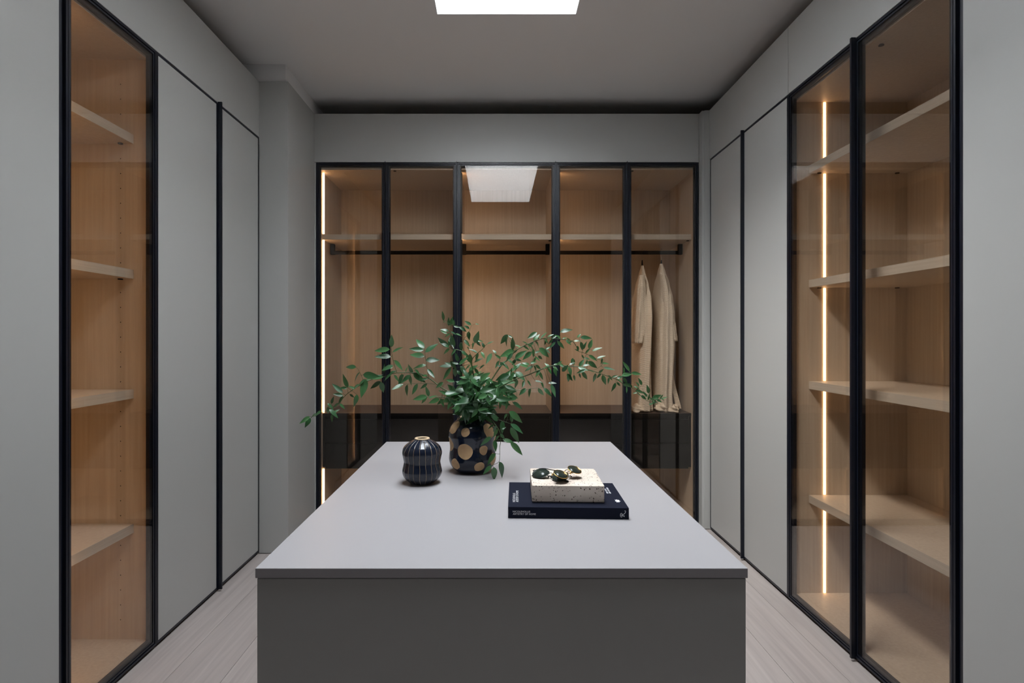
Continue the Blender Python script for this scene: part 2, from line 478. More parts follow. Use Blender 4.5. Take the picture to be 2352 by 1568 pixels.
# far wardrobes
BAYS = (-1.1690, -.2518, .3904, 1.3154)
bayn = ('left', 'middle', 'right')
SB = 1.913
DT, DB = .724, .356        # drawer unit top / bottom
BLAB = ('double glass wardrobe at the far left with bright corner light strip',
        'single wide glass wardrobe in the middle of the far wall reflecting the skylight',
        'double glass wardrobe at the far right with two robes hanging inside')
DLAB = ('black drawer unit inside the far left glass wardrobe',
        'black drawer unit inside the middle far wardrobe behind the plant',
        'black drawer unit below the hanging robes')
for i in range(3):
    u0, u1 = BAYS[i], BAYS[i + 1]
    w = thing('glazed_wardrobe', BLAB[i], 'wardrobe')
    carcass(WB, u0, u1, w)
    if i == 1:
        door(WB, u0, u1, w, 'glass', handle=(1, .012, .003))
    else:
        um = -.7157 if i == 0 else .8543
        door(WB, u0, um, w, 'glass', handle=(1, .012, .003))
        door(WB, um, u1, w, 'glass', handle=(1, .012, .003) if i == 0 else None)
        sensor(WB, -.664 if i == 0 else .895, .042, w)
    a, b = u0 + t, u1 - t
    shelf(WB, a + .001, b - .001, .084, SB, w, pins=((b - .012, .12),))
    zseg = ((SB + .003, ZIN1 - .002), (DT + .003, SB - .038), (ZIN0 + .002, DB - .003))
    if i == 0: strip(WB, a, a + .010, .086, .096, zseg, w, 'led_corner')
    else: inward_strip(WB, a, .078, zseg, w, 'led_far')
    # hanging rail with square end brackets
    zr = 1.818
    rail = boxes('clothes_rail', [WB.b(a + .012, b - .012, .262, .286, zr - .012, zr + .012)], 'black', w, bevel=.002)
    for ua in (a + .001, b - .027):
        boxes('rail_bracket', [WB.b(ua, ua + .026, .258, .290, zr - .014, SB - .037)], 'black', w, bevel=.001)
    # drawer unit
    d = thing('drawer_unit', DLAB[i], 'drawers', 'drawer units in the far wardrobes')
    boxes('body', [WB.b(a + .001, b - .001, .105, .540, DB + .008, DT - .022)], 'drawer', d)
    boxes('top', [WB.b(a + .001, b - .001, .084, .543, DT - .020, DT)], 'drawer_top', d, bevel=.001)
    boxes('fascia', [WB.b(a + .001, b - .001, .083, .0838, DT - .020, DT - .001)], 'drawer', d)
    zm = .523
    for (za, zb_) in ((DB, zm - .002), (zm + .002, DT - .042)):
        boxes('drawer_front', [WB.b(a + .018, b - .018, .086, .104, za, zb_)], 'drawer', d, bevel=.0008)
    boxes('finger_pull', [WB.b(a + .018, b - .018, .094, .104, DT - .039, DT - .021)], 'black', d)
    boxes('side_cheek', [WB.b(a + .001, a + .017, .086, .104, DB + .010, DT - .021)], 'drawer', d)
    boxes('side_cheek', [WB.b(b - .017, b - .001, .086, .104, DB + .010, DT - .021)], 'drawer', d)

# ================================================================ ISLAND
zn, zf = 1.167, 2.570
ix0, ix1 = -.494, .517
isl = thing('island_cabinet', 'large plain grey dressing island filling the centre foreground', 'island')
boxes('body', [(ix0 + .02, ix1 - .02, zn + .022, zf - .02, .02, ZT - .0225)], 'lacquer', isl)
boxes('end_panel', [(ix0 + .003, ix1 - .003, zn + .003, zn + .0215, .004, ZT - .0222)], 'lacquer', isl, bevel=.0006)
boxes('end_panel', [(ix0 + .003, ix1 - .003, zf - .0195, zf - .003, .004, ZT - .0222)], 'lacquer', isl, bevel=.0006)
for sx in (ix0 + .003, ix1 - .0195):
    n = 2
    for q in range(2):
        ya = zn + .024 + q * ((zf - zn - .048) / 2); yb = ya + (zf - zn - .048) / 2 - .004
        for (za, zb_) in ((.06, .28), (.284, .50), (.504, .725)):
            boxes('drawer_front', [(sx, sx + .0165, ya, yb, za, zb_)], 'lacquer', isl, bevel=.0006)
boxes('shadow_gap', [(ix0 + .006, ix1 - .006, zn + .006, zf - .006, ZT - .0222, ZT - .0200)], 'black', isl)
wt = boxes('worktop', [(ix0, ix1, zn, zf, ZT - .0200, ZT)], 'worktop', bevel=.0008)
tag(wt, 'pale grey slab worktop on the dressing island', 'worktop')

# ================================================================ VASES
def vase_material_dots():
    m, nt, b = nodes_of('navy_glaze_with_bare_clay_dots')
    b.inputs['Coat Roughness'].default_value = .06
    tc = nt.nodes.new('ShaderNodeTexCoord')
    nz = nt.nodes.new('ShaderNodeTexNoise'); nz.inputs['Scale'].default_value = 28
    nt.links.new(tc.outputs['Object'], nz.inputs['Vector'])
    sub = nt.nodes.new('ShaderNodeVectorMath'); sub.operation = 'SUBTRACT'; sub.inputs[1].default_value = (.5, .5, .5)
    nt.links.new(nz.outputs['Color'], sub.inputs[0])
    scl = nt.nodes.new('ShaderNodeVectorMath'); scl.operation = 'SCALE'; scl.inputs['Scale'].default_value = .010
    nt.links.new(sub.outputs[0], scl.inputs[0])
    add = nt.nodes.new('ShaderNodeVectorMath'); add.operation = 'ADD'
    nt.links.new(tc.outputs['Object'], add.inputs[0]); nt.links.new(scl.outputs[0], add.inputs[1])
    last = None
    for (phi, z, r) in DOTS:
        rr = vase_r(z)
        c = (rr * math.sin(R(phi)), -rr * math.cos(R(phi)), z)
        d = nt.nodes.new('ShaderNodeVectorMath'); d.operation = 'DISTANCE'; d.inputs[1].default_value = c
        nt.links.new(add.outputs[0], d.inputs[0])
        lt = nt.nodes.new('ShaderNodeMath'); lt.operation = 'LESS_THAN'; lt.inputs[1].default_value = r
        nt.links.new(d.outputs['Value'], lt.inputs[0])
        if last is None: last = lt
        else:
            mx = nt.nodes.new('ShaderNodeMath'); mx.operation = 'MAXIMUM'
            nt.links.new(last.outputs[0], mx.inputs[0]); nt.links.new(lt.outputs[0], mx.inputs[1]); last = mx
    n2 = nt.nodes.new('ShaderNodeTexNoise'); n2.inputs['Scale'].default_value = 60; n2.inputs['Detail'].default_value = 5
    nt.links.new(tc.outputs['Object'], n2.inputs['Vector'])
    cr = nt.nodes.new('ShaderNodeValToRGB')
    cr.color_ramp.elements[0].color = (.40, .24, .12, 1); cr.color_ramp.elements[1].color = (.58, .39, .21, 1)
    nt.links.new(n2.outputs['Fac'], cr.inputs['Fac'])
    mc = nt.nodes.new('ShaderNodeMix'); mc.data_type = 'RGBA'
    mc.inputs[6].default_value = (.006, .010, .022, 1)
    nt.links.new(last.outputs[0], mc.inputs[0]); nt.links.new(cr.outputs['Color'], mc.inputs[7])
    nt.links.new(mc.outputs[2], b.inputs['Base Color'])
    mr = nt.nodes.new('ShaderNodeMapRange'); mr.inputs['To Min'].default_value = .16; mr.inputs['To Max'].default_value = .7
    nt.links.new(last.outputs[0], mr.inputs['Value']); nt.links.new(mr.outputs[0], b.inputs['Roughness'])
    n3 = nt.nodes.new('ShaderNodeTexNoise'); n3.inputs['Scale'].default_value = 22
    nt.links.new(tc.outputs['Object'], n3.inputs['Vector'])
    bp = nt.nodes.new('ShaderNodeBump'); bp.inputs['Strength'].default_value = .35; bp.inputs['Distance'].default_value = .004
    nt.links.new(n3.outputs['Fac'], bp.inputs['Height']); nt.links.new(bp.outputs['Normal'], b.inputs['Normal'])
    return m

def vase_material_lines():
    m, nt, b = nodes_of('navy_glaze_with_incised_lines')
    tc = nt.nodes.new('ShaderNodeTexCoord')
    nz = nt.nodes.new('ShaderNodeTexNoise'); nz.inputs['Scale'].default_value = 16
    nt.links.new(tc.outputs['Object'], nz.inputs['Vector'])
    sx = nt.nodes.new('ShaderNodeSeparateXYZ'); nt.links.new(tc.outputs['Object'], sx.inputs[0])
    at2 = nt.nodes.new('ShaderNodeMath'); at2.operation = 'ARCTAN2'
    nt.links.new(sx.outputs['X'], at2.inputs[0]); nt.links.new(sx.outputs['Y'], at2.inputs[1])
    def mth(op, a, b_=None):
        n = nt.nodes.new('ShaderNodeMath'); n.operation = op
        for i, v in enumerate((a, b_)):
            if v is None: continue
            if isinstance(v, (int, float)): n.inputs[i].default_value = v
            else: nt.links.new(v, n.inputs[i])
        return n.outputs[0]
    NL = 20
    v = mth('MULTIPLY', at2.outputs[0], NL / (2 * math.pi))
    v = mth('ADD', v, mth('MULTIPLY', mth('SUBTRACT', nz.outputs['Fac'], .5), .55))
    fr = mth('FRACT', mth('ADD', v, 100.5))
    ds = mth('ABSOLUTE', mth('SUBTRACT', fr, .5))
    line = mth('LESS_THAN', ds, .027)
    mc = nt.nodes.new('ShaderNodeMix'); mc.data_type = 'RGBA'
    mc.inputs[6].default_value = (.008, .012, .024, 1); mc.inputs[7].default_value = (.30, .22, .14, 1)
    nt.links.new(line, mc.inputs[0]); nt.links.new(mc.outputs[2], b.inputs['Base Color'])
    b.inputs['Roughness'].default_value = .17
    h = nt.nodes.new('ShaderNodeMapRange'); h.interpolation_type = 'SMOOTHSTEP'
    h.inputs['From Max'].default_value = .12
    nt.links.new(ds, h.inputs['Value'])
    bp = nt.nodes.new('ShaderNodeBump'); bp.inputs['Strength'].default_value = .6; bp.inputs['Distance'].default_value = .0015
    nt.links.new(h.outputs[0], bp.inputs['Height'])
    n3 = nt.nodes.new('ShaderNodeTexNoise'); n3.inputs['Scale'].default_value = 26
    nt.links.new(tc.outputs['Object'], n3.inputs['Vector'])
    b2 = nt.nodes.new('ShaderNodeBump'); b2.inputs['Strength'].default_value = .35; b2.inputs['Distance'].default_value = .004
    nt.links.new(n3.outputs['Fac'], b2.inputs['Height']); nt.links.new(bp.outputs['Normal'], b2.inputs['Normal'])
    nt.links.new(b2.outputs['Normal'], b.inputs['Normal'])
    return m

def interp(tab, z):
    pts = smooth_tab(tab)
    for (z0, r0), (z1, r1) in zip(pts[:-1], pts[1:]):
        if z0 <= z <= z1: return r0 + (r1 - r0) * (z - z0) / max(1e-9, z1 - z0)
    return pts[-1][1]
_cache = {}
def smooth_tab(tab):
    if tab not in _cache:
        _cache[tab] = [(p.x, p.y) for p in smoothpath([(a, b, 0) for a, b in tab], 8)]
    return _cache[tab]

# dotted vase (z above its own base, radius)
VT = ((0, .050), (.006, .0600), (.022, .0755), (.042, .0828), (.060, .0822), (.078, .0790), (.092, .0785), (.110, .0812), (.130, .0838), (.150, .0800), (.168, .0690), (.182, .0520), (.190, .0400))
vase_r = lambda z: interp(VT, z)
DOTS = ((-14, .150, .0160), (-16, .083, .0265), (33, .086, .0165), (-44, .036, .0205), (21, .030, .0185), (-58, .162, .025), (52, .152, .027),
        (66, .050, .021), (-70, .100, .024), (84, .105, .025), (110, .160, .025), (125, .050, .026), (150, .110, .027), (-100, .045, .024), (-120, .150, .026), (-150, .080, .027), (180, .03, .02), (175, .165, .02))
dv = thing('dotted_vase', 'round navy glazed vase with tan clay dots holding green branches', 'vase')
DVX, DVY = -.0838, 2.01
bm = bmesh.new()
prof = [(r, z) for z, r in smooth_tab(VT)]
inner = [(max(.004, r - .006), z) for r, z in prof[::-1] if z > .012]
wob = lambda r, z, a: r * (1 + .010 * math.sin(3 * a + 1) + .006 * math.sin(5 * a + z * 40))
lathe(bm, [(.001, 0)] + prof + inner + [(.001, .012)], 64, wob)
o = finish('body', bm, vase_material_dots(), dv, smooth=True)
o.location = (DVX, DVY, ZT + .0005)
bm = bmesh.new()
lathe(bm, [(.0405 + .0028 * math.cos(a), .1905 + .0028 * math.sin(a)) for a in [i * math.pi / 5 for i in range(10)]], 48, wob, close=True)
M['clay'] = plain('bare_clay', (.62, .46, .29), .6, noise=.15, nscale=60)
o = finish('rim', bm, 'clay', dv, smooth=True); o.location = (DVX, DVY, ZT + .0005)

# lined vase
LT = ((0, .036), (.006, .0445), (.020, .0580), (.038, .0640), (.055, .0612), (.0687, .0588), (.083, .0612), (.101, .0640), (.117, .0585), (.130, .0445), (.138, .0310), (.1415, .0245))
lv = thing('lined_vase', 'small navy gourd-shaped vase with thin vertical lines and pale rim', 'vase')
LVX, LVY = -.2398, 1.85
bm = bmesh.new()
prof = [(r, z) for z, r in smooth_tab(LT)]
inner = [(max(.004, r - .005), z) for r, z in prof[::-1] if z > .012]
lob = lambda r, z, a: r * (1 + .008 * math.cos(20 * a) * (1 if r > .03 else 0))
lathe(bm, [(.001, 0)] + prof + inner + [(.001, .012)], 80, lob)
o = finish('body', bm, vase_material_lines(), lv, smooth=True); o.location = (LVX, LVY, ZT + .0005)
bm = bmesh.new()
lathe(bm, [(.0205 + .0042 * math.cos(a), .1430 + .0034 * math.sin(a)) for a in [i * math.pi / 6 for i in range(12)]], 48, None, close=True)
o = finish('rim', bm, 'clay', lv, smooth=True); o.location = (LVX, LVY, ZT + .0005)

# ================================================================ FOLIAGE
def leaf_material(name, c0, c1):
    m, nt, b = nodes_of(name)
    oi = nt.nodes.new('ShaderNodeObjectInfo')
    cr = nt.nodes.new('ShaderNodeValToRGB')
    cr.color_ramp.elements[0].color = (*c0, 1); cr.color_ramp.elements[1].color = (*c1, 1)
    nt.links.new(oi.outputs['Random'], cr.inputs['Fac'])
    tc = nt.nodes.new('ShaderNodeTexCoord')
    wv = nt.nodes.new('ShaderNodeTexWave'); wv.inputs['Scale'].default_value = 9; wv.bands_direction = 'X'
    wv.inputs['Distortion'].default_value = .4
    nt.links.new(tc.outputs['Object'], wv.inputs['Vector'])
    nt.links.new(cr.outputs['Color'], b.inputs['Base Color'])
    b.inputs['Roughness'].default_value = .30
    b.inputs['Specular IOR Level'].default_value = .75
    bp = nt.nodes.new('ShaderNodeBump'); bp.inputs['Strength'].default_value = .15; bp.inputs['Distance'].default_value = .02
    nt.links.new(wv.outputs['Fac'], bp.inputs['Height']); nt.links.new(bp.outputs['Normal'], b.inputs['Normal'])
    tr = nt.nodes.new('ShaderNodeBsdfTranslucent'); tr.inputs[0].default_value = (.06, .17, .025, 1)
    mx = nt.nodes.new('ShaderNodeMixShader'); mx.inputs[0].default_value = .14
    out = nt.nodes['Material Output']
    nt.links.new(b.outputs[0], mx.inputs[1]); nt.links.new(tr.outputs[0], mx.inputs[2]); nt.links.new(mx.outputs[0], out.inputs[0])
    return m
M['leaf'] = leaf_material('glossy_green_leaf', (.020, .082, .030), (.058, .165, .055))
M['stem'] = plain('green_stem', (.050, .085, .025), .5, noise=.2, nscale=80)

def leaf_mesh(width, droop, fold, twist):
    """lanceolate leaf of unit length along +Y, +Z the upper side"""
    bm = bmesh.new()
    n = 9
    rows = []
    for i in range(n + 1):
        t_ = i / n
        w = width * (math.sin(math.pi * min(1, t_ ** .78)) ** .9 if 0 < t_ < 1 else 0)
        w = max(w * (1 - .25 * t_), .004)
        zc = -droop * (t_ ** 1.8)
        tw = twist * t_
        row = []
        for s_ in (-1, -.5, 0, .5, 1):
            xx = s_ * w
            zz = fold * abs(s_) * w
            row.append(bm.verts.new((xx * math.cos(tw) - zz * math.sin(tw), t_ * (1 - .12 * droop), zc + zz * math.cos(tw) + xx * math.sin(tw))))
        rows.append(row)
    for a, b in zip(rows[:-1], rows[1:]):
        for k_ in range(4): bm.faces.new((a[k_], a[k_ + 1], b[k_ + 1], b[k_]))
    me = bpy.data.meshes.new('leaf')
    bm.to_mesh(me); bm.free()
    for p in me.polygons: p.use_smooth = True
    me.materials.append(M['leaf'])
    return me
LEAVES = [leaf_mesh(.165, .10, .25, .2), leaf_mesh(.18, .28, .15, -.3), leaf_mesh(.15, -.06, .35, .35), leaf_mesh(.19, .18, .3, -.15), leaf_mesh(.16, .42, .2, .1)]

class Branch:
    def __init__(s, name, label):
        s.root = thing(name, label, 'branch', 'branches in the dotted vase')
        s.paths = []; s.bm = bmesh.new(); s.n = 0; s.drawn = []
    def stem(s, pts, r0=.0022, r1=.0009):
        """pts: (px, py, depth)"""
        p3 = smoothpath([at(*p) for p in pts], 5)
        s.paths.append(p3)
        n = len(p3)
        tube(s.bm, p3, [r0 + (r1 - r0) * i / (n - 1) for i in range(n)], 6)
    def near(s, p):
        best = None
        for path in s.paths:
            for q in path:
                d = (q - p).length
                if best is None or d < best[0]: best = (d, q)
        return best
    def nearpx(s, px, py):
        best = None
        for path in s.paths:
            for q in path:
                qx, qy = PX + q.x * F / q.y, PY - (q.z - HC) * F / q.y
                d = math.hypot(qx - px, qy - py)
                if best is None or d < best[0]: best = (d, q)
        return best
    def leaf(s, x0, y0, x1, y1, wid=1.0, slant=None):
        d, q = s.nearpx(x0, y0)
        depth = q.y + random.uniform(-.012, .012)
        a = at(x0, y0, depth)
        L2 = math.hypot(x1 - x0, y1 - y0) * depth / F
        sl = random.uniform(-.55, .35) if slant is None else slant
        tip = at(x1, y1, depth + sl * L2)
        if (q - a).length > .002:
            mid = (q + a) / 2 + Vector((0, 0, -.001))
            tube(s.bm, [q, mid, a], [.0007, .0006, .0005], 5)
        s.place(a, tip, wid)
    def place(s, a, tip, wid=1.0):
        dr = (tip - a) * 1.07; L = dr.length
        if L < .004: return
        dy = dr / L
        ref = Vector((random.uniform(-.6, .6), -1.0 + random.uniform(-.5, .5), .8 + random.uniform(-.5, .5)))
        nz = (ref - dy * ref.dot(dy)).normalized()
        dx = dy.cross(nz)
        o = bpy.data.objects.new('leaf', random.choice(LEAVES))
        COL.objects.link(o)
        w = wid * random.uniform(.85, 1.15)
        w = min(w * 1.22, .0155 / (.17 * L) if L > .03 else 1.4)
        mtx = Matrix((( dx.x * L * w, dy.x * L, nz.x * L, a.x), (dx.y * L * w, dy.y * L, nz.y * L, a.y), (dx.z * L * w, dy.z * L, nz.z * L, a.z), (0, 0, 0, 1)))
        o.parent = s.root
        o.matrix_world = mtx
        s.n += 1
    def done(s):
        finish('stem', s.bm, 'stem', s.root, smooth=True)

D0 = 2.01
MOUTH = (1084, 966, D0)
NM = 'leafy_branch'
# --- long branch to the left
b1 = Branch(NM, 'longest leafy branch arching left from the dotted vase towards the pilaster')
b1.stem([MOUTH, (1068, 930, 1.99), (1045, 905, 1.985), (1020, 894, 1.98), (986, 869, 1.98), (960, 857, 1.975), (912, 856, 1.97), (880, 865, 1.965), (845, 875, 1.96), (800, 902, 1.955), (776, 928, 1.95), (752, 942, 1.945), (716, 957, 1.94)], .0026, .0008)
b1.stem([(912, 856, 1.97), (905, 836, 1.968), (900, 812, 1.966), (899, 798, 1.965)], .0011, .0006)
b1.stem([(985, 868, 1.98), (981, 845, 1.976), (977, 820, 1.974), (975, 799, 1.973)], .0011, .0006)
b1.stem([(836, 877, 1.958), (828, 858, 1.955), (821, 845, 1.954)], .0009, .0005)
b1.stem([(1000, 882, 1.98), (975, 880, 1.97), (931, 882, 1.96), (912, 890, 1.955)], .0010, .0005)
for l in ((899,797,900,771),(895,802,861,804),(902,808,926,799),(898,819,862,817),(905,827,926,849),(903,839,877,849),
          (974,800,956,774),(973,803,941,802),(977,809,1004,788),(975,818,941,811),(978,827,1007,823),(979,838,949,841),(982,847,998,868),
          (818,843,793,840),(827,855,804,875),
          (834,860,866,862),(881,865,853,871),(900,858,880,868),(875,876,850,891),(875,877,881,902),(841,871,829,910),(840,871,819,881),(826,883,804,896),
          (799,890,789,860),(787,902,764,883),(797,891,781,889),(788,908,767,904),(788,909,778,928),(803,905,814,912),(820,906,816,931),(761,927,766,911),
          (778,925,765,936),(780,927,792,938),(752,926,768,938),(756,940,778,955),(766,948,778,938),(764,950,761,969),(752,934,756,951),(738,943,721,954),
          (726,950,711,959),(712,956,690,972),(713,960,700,980),(878,850,900,839),(882,856,884,836),(895,858,908,848),
          (931,854,938,841),(948,858,938,837),(949,858,977,875),(982,863,966,860),(924,858,917,885),(927,860,915,874),(942,861,921,877),(943,862,940,887),(953,848,966,858),(905,861,917,873),
          (926,882,901,895),(936,883,928,909),(959,881,948,905),(981,881,966,892),(921,880,931,873),(968,872,982,868),(858,868,838,866),(862,866,880,859),(833,880,847,869),(815,893,800,884)):
    b1.leaf(*l)
b1.done()
# --- short lower left spray
b2 = Branch(NM, 'short leafy spray hanging low on the left of the dotted vase')
b2.stem([MOUTH, (1066, 930, 1.95), (1045, 918, 1.93), (1015, 912, 1.92), (985, 911, 1.915), (970, 914, 1.91)], .0020, .0007)
for l in ((981,910,949,916),(981,912,964,924),(985,914,1004,909),(985,910,979,888),(1010,916,982,924),(1020,917,1003,928),(1018,878,1000,890),(1044,876,1024,871),
          (1040,914,1015,922),(1035,908,1008,898),(1030,915,1050,928),(1022,905,1046,897),(1052,920,1030,934),(1058,926,1046,946),(1035,920,1028,940),(1012,914,1020,934),(1060,922,1075,940)):
    b2.leaf(*l)
b2.done()
# --- upright branch with the highest tip
b3 = Branch(NM, 'upright leafy branch whose tip stands highest above the dotted vase')
b3.stem([MOUTH, (1090, 905, 2.03), (1085, 850, 2.05), (1076, 818, 2.06), (1064, 808, 2.06), (1050, 803, 2.065), (1037, 800, 2.07), (1035, 775, 2.075), (1034, 758, 2.08), (1036, 744, 2.08)], .0026, .0007)
b3.stem([(1066, 809, 2.06), (1062, 790, 2.065), (1066, 777, 2.07), (1073, 770, 2.07), (1079, 758, 2.075), (1084, 747, 2.075), (1096, 742, 2.08)], .0009, .0004)
for l in ((1019,736,1015,715),(1031,748,1031,729),(1034,747,1039,729),(1042,747,1042,735),(1042,748,1055,752),(1055,750,1071,760),(1031,761,1015,752),(1027,766,1012,760),
          (1035,761,1048,768),(1034,766,1021,773),(1047,766,1061,771),(1040,771,1041,779),(1035,771,1043,799),(1034,777,1030,796),(1030,797,1007,776),(1031,798,1014,783),(1033,800,1018,812),
          (1047,803,1035,815),(1042,797,1035,772),(1037,843,1020,871),(1037,841,1010,839),(1036,837,1022,832),(1082,746,1068,737),(1078,755,1067,747),(1076,761,1077,780),(1092,744,1101,744),
          (1066,780,1079,794),(1057,787,1061,807),(1054,837,1077,821),(1052,830,1047,811),(1053,836,1037,831),(1034,829,1049,847),(1058,840,1072,859),(1077,852,1094,837),(1060,806,1074,815),
          (1046,845,1044,866),(1050,851,1062,862),(1080,838,1066,846),(1086,860,1070,882),(1085,865,1101,850),(1072,815,1080,833),(1018,740,1022,736)):
    b3.leaf(*l)
b3.done()
# --- thin twig right of the upright branch
b4 = Branch(NM, 'slender leafy twig just right of the upright branch')
b4.stem([MOUTH, (1094, 910, 1.985), (1088, 860, 1.97), (1084, 828, 1.965), (1098, 810, 1.96), (1108, 802, 1.96), (1113, 795, 1.958), (1120, 789, 1.956)], .0020, .0006)
b4.stem([(1085, 822, 1.965), (1075, 796, 1.965), (1089, 790, 1.96), (1095, 783, 1.96)], .0009, .0004)
for l in ((1119,790,1133,783),(1113,798,1106,786),(1096,811,1079,799),(1077,802,1073,796),(1099,811,1091,829),(1090,832,1104,819),(1105,808,1114,821),(1090,787,1099,763),(1094,783,1104,795),
          (1095,782,1109,782),(1087,786,1085,800),(1078,813,1083,836),(1113,838,1098,844),(1090,845,1101,862),(1084,850,1073,868),(1094,866,1112,856),(1098,880,1118,872),(1090,884,1074,896),(1096,893,1112,905),(1100,868,1090,890)):
    b4.leaf(*l)
b4.done()
# --- upper right branch
b5 = Branch(NM, 'upper leafy branch sweeping right across the far wardrobe doors')
b5.stem([MOUTH, (1110, 905, 2.03), (1138, 858, 2.05), (1155, 835, 2.06), (1171, 822, 2.065), (1182, 807, 2.07), (1196, 798, 2.07), (1212, 790, 2.075), (1244, 778, 2.08), (1266, 777, 2.085), (1290, 779, 2.09), (1314, 783, 2.095), (1324, 796, 2.10), (1328, 806, 2.10), (1344, 811, 2.105), (1362, 820, 2.11), (1384, 828, 2.11)], .0026, .0006)
b5.stem([(1150, 842, 2.06), (1146, 820, 2.05), (1139, 813, 2.05), (1128, 811, 2.045)], .0009, .0004)
b5.stem([(1314, 783, 2.095), (1322, 777, 2.09), (1330, 774, 2.09)], .0006, .0004)
b5.stem([(1344, 811, 2.105), (1352, 802, 2.10), (1360, 804, 2.10)], .0006, .0004)
for l in ((1166,768,1150,789),(1164,773,1159,795),(1178,804,1176,775),(1140,812,1132,802),(1129,811,1117,835),(1233,763,1212,777),(1225,782,1238,766),(1242,777,1258,763),(1258,774,1269,765),
          (1182,804,1148,817),(1177,811,1163,829),(1150,823,1137,814),(1183,823,1208,804),(1184,825,1176,839),(1182,825,1198,826),(1222,808,1199,823),(1225,801,1225,820),(1229,811,1243,801),(1238,799,1262,818),
          (1254,802,1263,795),(1252,801,1263,812),(1228,818,1240,830),(1236,817,1247,825),(1230,820,1226,834),(1196,798,1183,790),(1212,790,1200,785),(1212,790,1224,798),(1225,785,1216,795),(1230,783,1238,791),(1250,778,1262,787),
          (1266,777,1280,770),(1270,778,1260,790),(1287,762,1312,753),(1280,783,1296,800),(1276,785,1262,800),(1288,777,1276,768),(1292,778,1302,772),(1310,782,1302,776),(1314,784,1304,788),(1318,783,1334,782),(1326,775,1333,766),
          (1333,775,1361,773),(1333,785,1340,804),(1340,802,1344,785),(1352,800,1362,779),(1360,806,1382,797),(1345,811,1356,800),(1352,815,1372,828),(1371,823,1390,816),(1383,822,1383,836),(1383,835,1400,830),(1336,815,1342,824),
          (1342,822,1355,824),(1328,806,1320,802),(1326,794,1330,806),(1240,779,1228,772),(1202,795,1216,802),(1188,803,1178,812),(1160,830,1148,842),(1166,826,1180,834),(1171,822,1158,812),(1155,835,1170,846),(1150,842,1138,836),
          (1168,770,1178,776),(1146,828,1138,845),(1148,832,1160,838),(1256,778,1250,792),(1300,781,1312,790)):
    b5.leaf(*l)
b5.done()
# --- lower right branch, tip in front of the robes
b6 = Branch(NM, 'low leafy branch reaching right until its tip crosses the robes')
b6.stem([MOUTH, (1115, 915, 1.99), (1150, 888, 1.98), (1189, 869, 1.97), (1215, 860, 1.965), (1235, 851, 1.96), (1258, 843, 1.955), (1279, 838, 1.95), (1309, 841, 1.945), (1329, 842, 1.94), (1347, 848, 1.935), (1366, 853, 1.93), (1383, 859, 1.925), (1416, 871, 1.92), (1431, 881, 1.915), (1452, 891, 1.91), (1471, 908, 1.905), (1489, 921, 1.90), (1503, 919, 1.90), (1527, 912, 1.895)], .0026, .0006)
b6.stem([(1217, 859, 1.965), (1222, 834, 1.96), (1227, 812, 1.955), (1229, 800, 1.955)], .0008, .0004)
b6.stem([(1345, 847, 1.935), (1366, 849, 1.93), (1383, 837, 1.925), (1385, 830, 1.925)], .0006, .0004)
b6.stem([(1412, 869, 1.92), (1425, 862, 1.915), (1446, 854, 1.91)], .0008, .0004)
for l in ((1225,841,1205,851),(1226,839,1236,853),(1230,838,1243,847),(1236,853,1250,869),(1204,874,1199,890),(1211,873,1220,886),(1187,871,1185,892),(1229,874,1245,879),(1243,876,1248,892),(1259,879,1278,881),(1266,882,1275,911),
          (1213,842,1195,836),(1216,838,1202,830),(1218,834,1232,829),(1291,853,1303,839),(1306,842,1314,860),(1302,858,1315,873),(1307,860,1305,877),(1318,861,1320,874),(1328,843,1350,850),(1345,849,1325,856),(1330,857,1334,868),
          (1337,854,1351,872),(1349,849,1369,856),(1368,857,1364,879),(1384,861,1391,883),(1400,867,1395,881),(1386,844,1411,850),(1330,841,1342,825),(1338,840,1353,836),(1350,830,1373,844),(1348,826,1346,845),(1317,824,1322,841),
          (1308,838,1320,829),(1316,822,1312,834),(1414,879,1408,897),(1416,878,1427,886),(1418,869,1431,861),(1429,863,1451,856),(1450,856,1473,859),(1446,852,1430,831),(1433,859,1434,844),(1432,867,1441,881),(1417,871,1432,877),
          (1431,884,1453,884),(1439,888,1439,902),(1456,887,1469,892),(1461,897,1484,899),(1474,884,1467,868),(1468,887,1463,877),(1472,909,1487,915),(1487,911,1477,899),(1490,903,1488,886),(1488,919,1493,906),(1498,915,1518,907),
          (1491,930,1500,923),(1517,917,1534,912),(1500,919,1511,926),(1505,918,1503,930),(1508,917,1520,922),(1512,917,1509,906),(1516,915,1523,906),(1500,920,1492,912),(1506,919,1496,928),(1520,914,1524,920),(1452,891,1444,880),(1464,901,1453,903),
          (1471,908,1464,902),(1405,866,1419,862),(1396,862,1408,872),(1375,856,1386,848),(1262,843,1252,832),(1270,841,1282,850),(1279,838,1290,829),(1285,838,1298,846),(1258,843,1268,856),(1240,850,1230,863),(1248,847,1262,838),(1272,838,1284,831),(1380,858,1370,868),
          (1273,845,1278,862),(1294,840,1284,833)):
    b6.leaf(*l)
b6.done()
